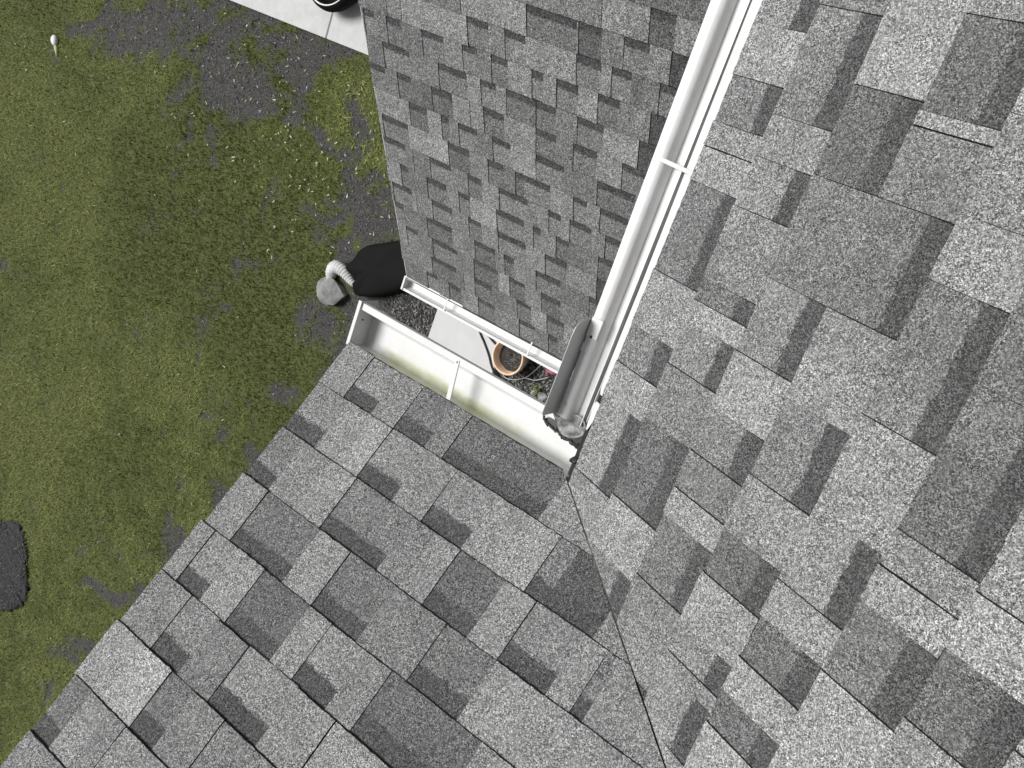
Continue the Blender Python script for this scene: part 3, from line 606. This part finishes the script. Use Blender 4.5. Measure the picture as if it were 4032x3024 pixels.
# hose, wires, bracket, weed, stones
bm = bmesh.new(); tube(bm, spline([(-3.62,-1.15,ZG+.037),(-3.387,-1.396,ZG+.037),(-3.30,-1.47,ZG+.037),(-3.21,-1.555,ZG+.037),(-3.14,-1.64,ZG+.034),(-3.02,-1.75,ZG+.008)],6), .0095, 8)
tag(bm_obj('hose', bm, M_BLK2, None, True), 'straight black hose lying across the concrete pad, left of the pot', 'hose')
bm = bmesh.new(); tube(bm, spline([(-3.45,-1.27,ZG+.040),(-3.34,-1.375,ZG+.040),(-3.27,-1.40,ZG+.040),(-3.21,-1.425,ZG+.038),(-3.16,-1.44,ZG+.036)],6), .0105, 8)
tag(bm_obj('hose', bm, M_BLK2, None, True), 'short curved black hose end on the pad right against the pot', 'hose')
bm = bmesh.new()
z_ = ZG+.02
tube(bm, spline([(-3.06,-1.60,z_),(-3.0,-1.665,z_),(-2.90,-1.645,z_+.01),(-2.84,-1.607,z_+.02),(-2.785,-1.565,z_+.03),(-2.74,-1.49,z_+.02),(-2.69,-1.38,z_)],8), .0042, 6)
tag(bm_obj('wire', bm, M_WIRE, None, True), 'pale wire loop curling up to the right below the pot, under the lower gutter', 'wire')
bm = bmesh.new()
tube(bm, spline([(-2.98,-1.52,z_),(-2.906,-1.556,z_+.02),(-2.84,-1.567,z_+.03),(-2.783,-1.566,z_+.04),(-2.73,-1.558,z_+.03),(-2.685,-1.542,z_+.02),(-2.60,-1.478,z_)],8), .0042, 6)
tag(bm_obj('wire', bm, M_WIRE, None, True), 'pale wire running right from the pot to the faded pink piece', 'wire')
o = empty('tap_fitting', (-2.59,-1.42,ZG+.02)); tag(o, 'small faded pink plastic fitting on dark soil beside the splash guard', 'hose fitting')
bm = bmesh.new(); tube(bm, [(-.045,-.01,.0),(.05,.012,.0)], .024, 12); tube(bm, [(-.02,-.02,.0),(-.02,-.02,.035)], .012, 10); bm_obj('fitting_body', bm, M_PINK, o, True)
bm = bmesh.new(); tube(bm, [(-.030,.04,.0),(-.045,.055,.012)], .010, 10); bm_obj('nozzle', bm, M_WPL, o, True)
o = empty('weed', (-2.66,-1.615,ZG-.01)); tag(o, 'small upright green weed growing in the dark bed near the splash guard', 'weed')
bm = bmesh.new(); rn = random.Random(6)
for i in range(60):
    a = rn.uniform(0,6.28); h = rn.uniform(.0,.10); p = Vector((rn.gauss(0,.022), rn.gauss(0,.045), h*.7)); d = Vector((math.cos(a),math.sin(a),rn.uniform(-.1,.7))).normalized(); s = d.cross(Vector((0,0,1))).normalized()*rn.uniform(.003,.007); L_=rn.uniform(.018,.035)
    v=[bm.verts.new(q) for q in (p, p+d*L_*.5+s, p+d*L_, p+d*L_*.5-s)]; bm.faces.new(v)
bm_obj('leaves', bm, M_LEAF, o)
bm = bmesh.new()
for i in range(5): tube(bm, [(rn.gauss(0,.01),rn.gauss(0,.02),0),(rn.gauss(0,.02),rn.gauss(0,.04),.08)], .002, 5)
bm_obj('stem', bm, M_LEAF, o)
for i,(x_,y_,s_,lb) in enumerate([(-2.60,-1.665,.055,'pale grey stone at the foot of the green weed, larger of two'),(-2.69,-1.67,.030,'small pale stone left of the larger stone by the weed')]):
    rock('stone', (x_,y_,ZG), s_, s_*.75, s_*.4, 20+i, M_STONE, lb, 'stone', i)
# white cap with a pale stalk lying in the lawn
o = empty('marker_cap', (-10.285,-.745,gz(-10.285,-.745)+.03)); tag(o, 'small white plastic cap on a pale stalk lying in the grass', 'marker')
bm = bmesh.new(); bmesh.ops.create_uvsphere(bm, u_segments=16, v_segments=10, radius=1, matrix=Matrix.Diagonal((.050,.062,.040,1))); 
for v in bm.verts: v.co += Vector((v.co.y*-.2,0,0))
bm_obj('cap', bm, M_WPL, o, True)
bm = bmesh.new(); tube(bm, [(.035,-.055,-.005),(.055,-.10,-.012),(.075,-.16,-.02)], [.022,.022,.014], 8); bm_obj('stalk', bm, M_PALE, o, True)
# rough dark mulch patch at the left edge
bm = bmesh.new(); rn = random.Random(31); out=[]
hull = [(a+.0,b) for a,b in [(-9.75,-7.10),(-9.545,-7.02),(-9.236,-6.837),(-9.05,-6.85),(-8.90,-6.96),(-8.76,-7.25),(-8.663,-7.611),(-8.66,-7.80),(-8.761,-7.94),(-8.95,-8.10),(-9.173,-8.237),(-9.6,-8.2),(-10.0,-7.9),(-10.05,-7.4)]]
cxm = sum(p[0] for p in hull)/len(hull); cym = sum(p[1] for p in hull)/len(hull)
hp = spline([(a,b_,0) for a,b_ in hull+hull[:1]], 5)[:-1]; rings=[]
for t,h in ((1.0,-.02),(.98,.030),(.93,.040),(.8,.045),(.6,.05),(.35,.052),(.12,.05)):
    rings.append([bm.verts.new((cxm+(p.x-cxm)*t+rn.uniform(-.03,.03)*t, cym+(p.y-cym)*t+rn.uniform(-.03,.03)*t, ZG+h+rn.uniform(-.002,.002))) for p in hp])
for a,b_ in zip(rings,rings[1:]):
    for k in range(len(a)): bm.faces.new([a[k],a[(k+1)%len(a)],b_[(k+1)%len(a)],b_[k]])
bm.faces.new(rings[-1])
M_MUL = rough_mat('dark_mulch', (.012,.012,.012), (.055,.055,.055), 30, .95, .9, dist=.02)
tag(bm_obj('mulch_patch', bm, M_MUL, None, True), 'rough dark grey mulch patch cut into the lawn at the left edge', 'mulch patch')
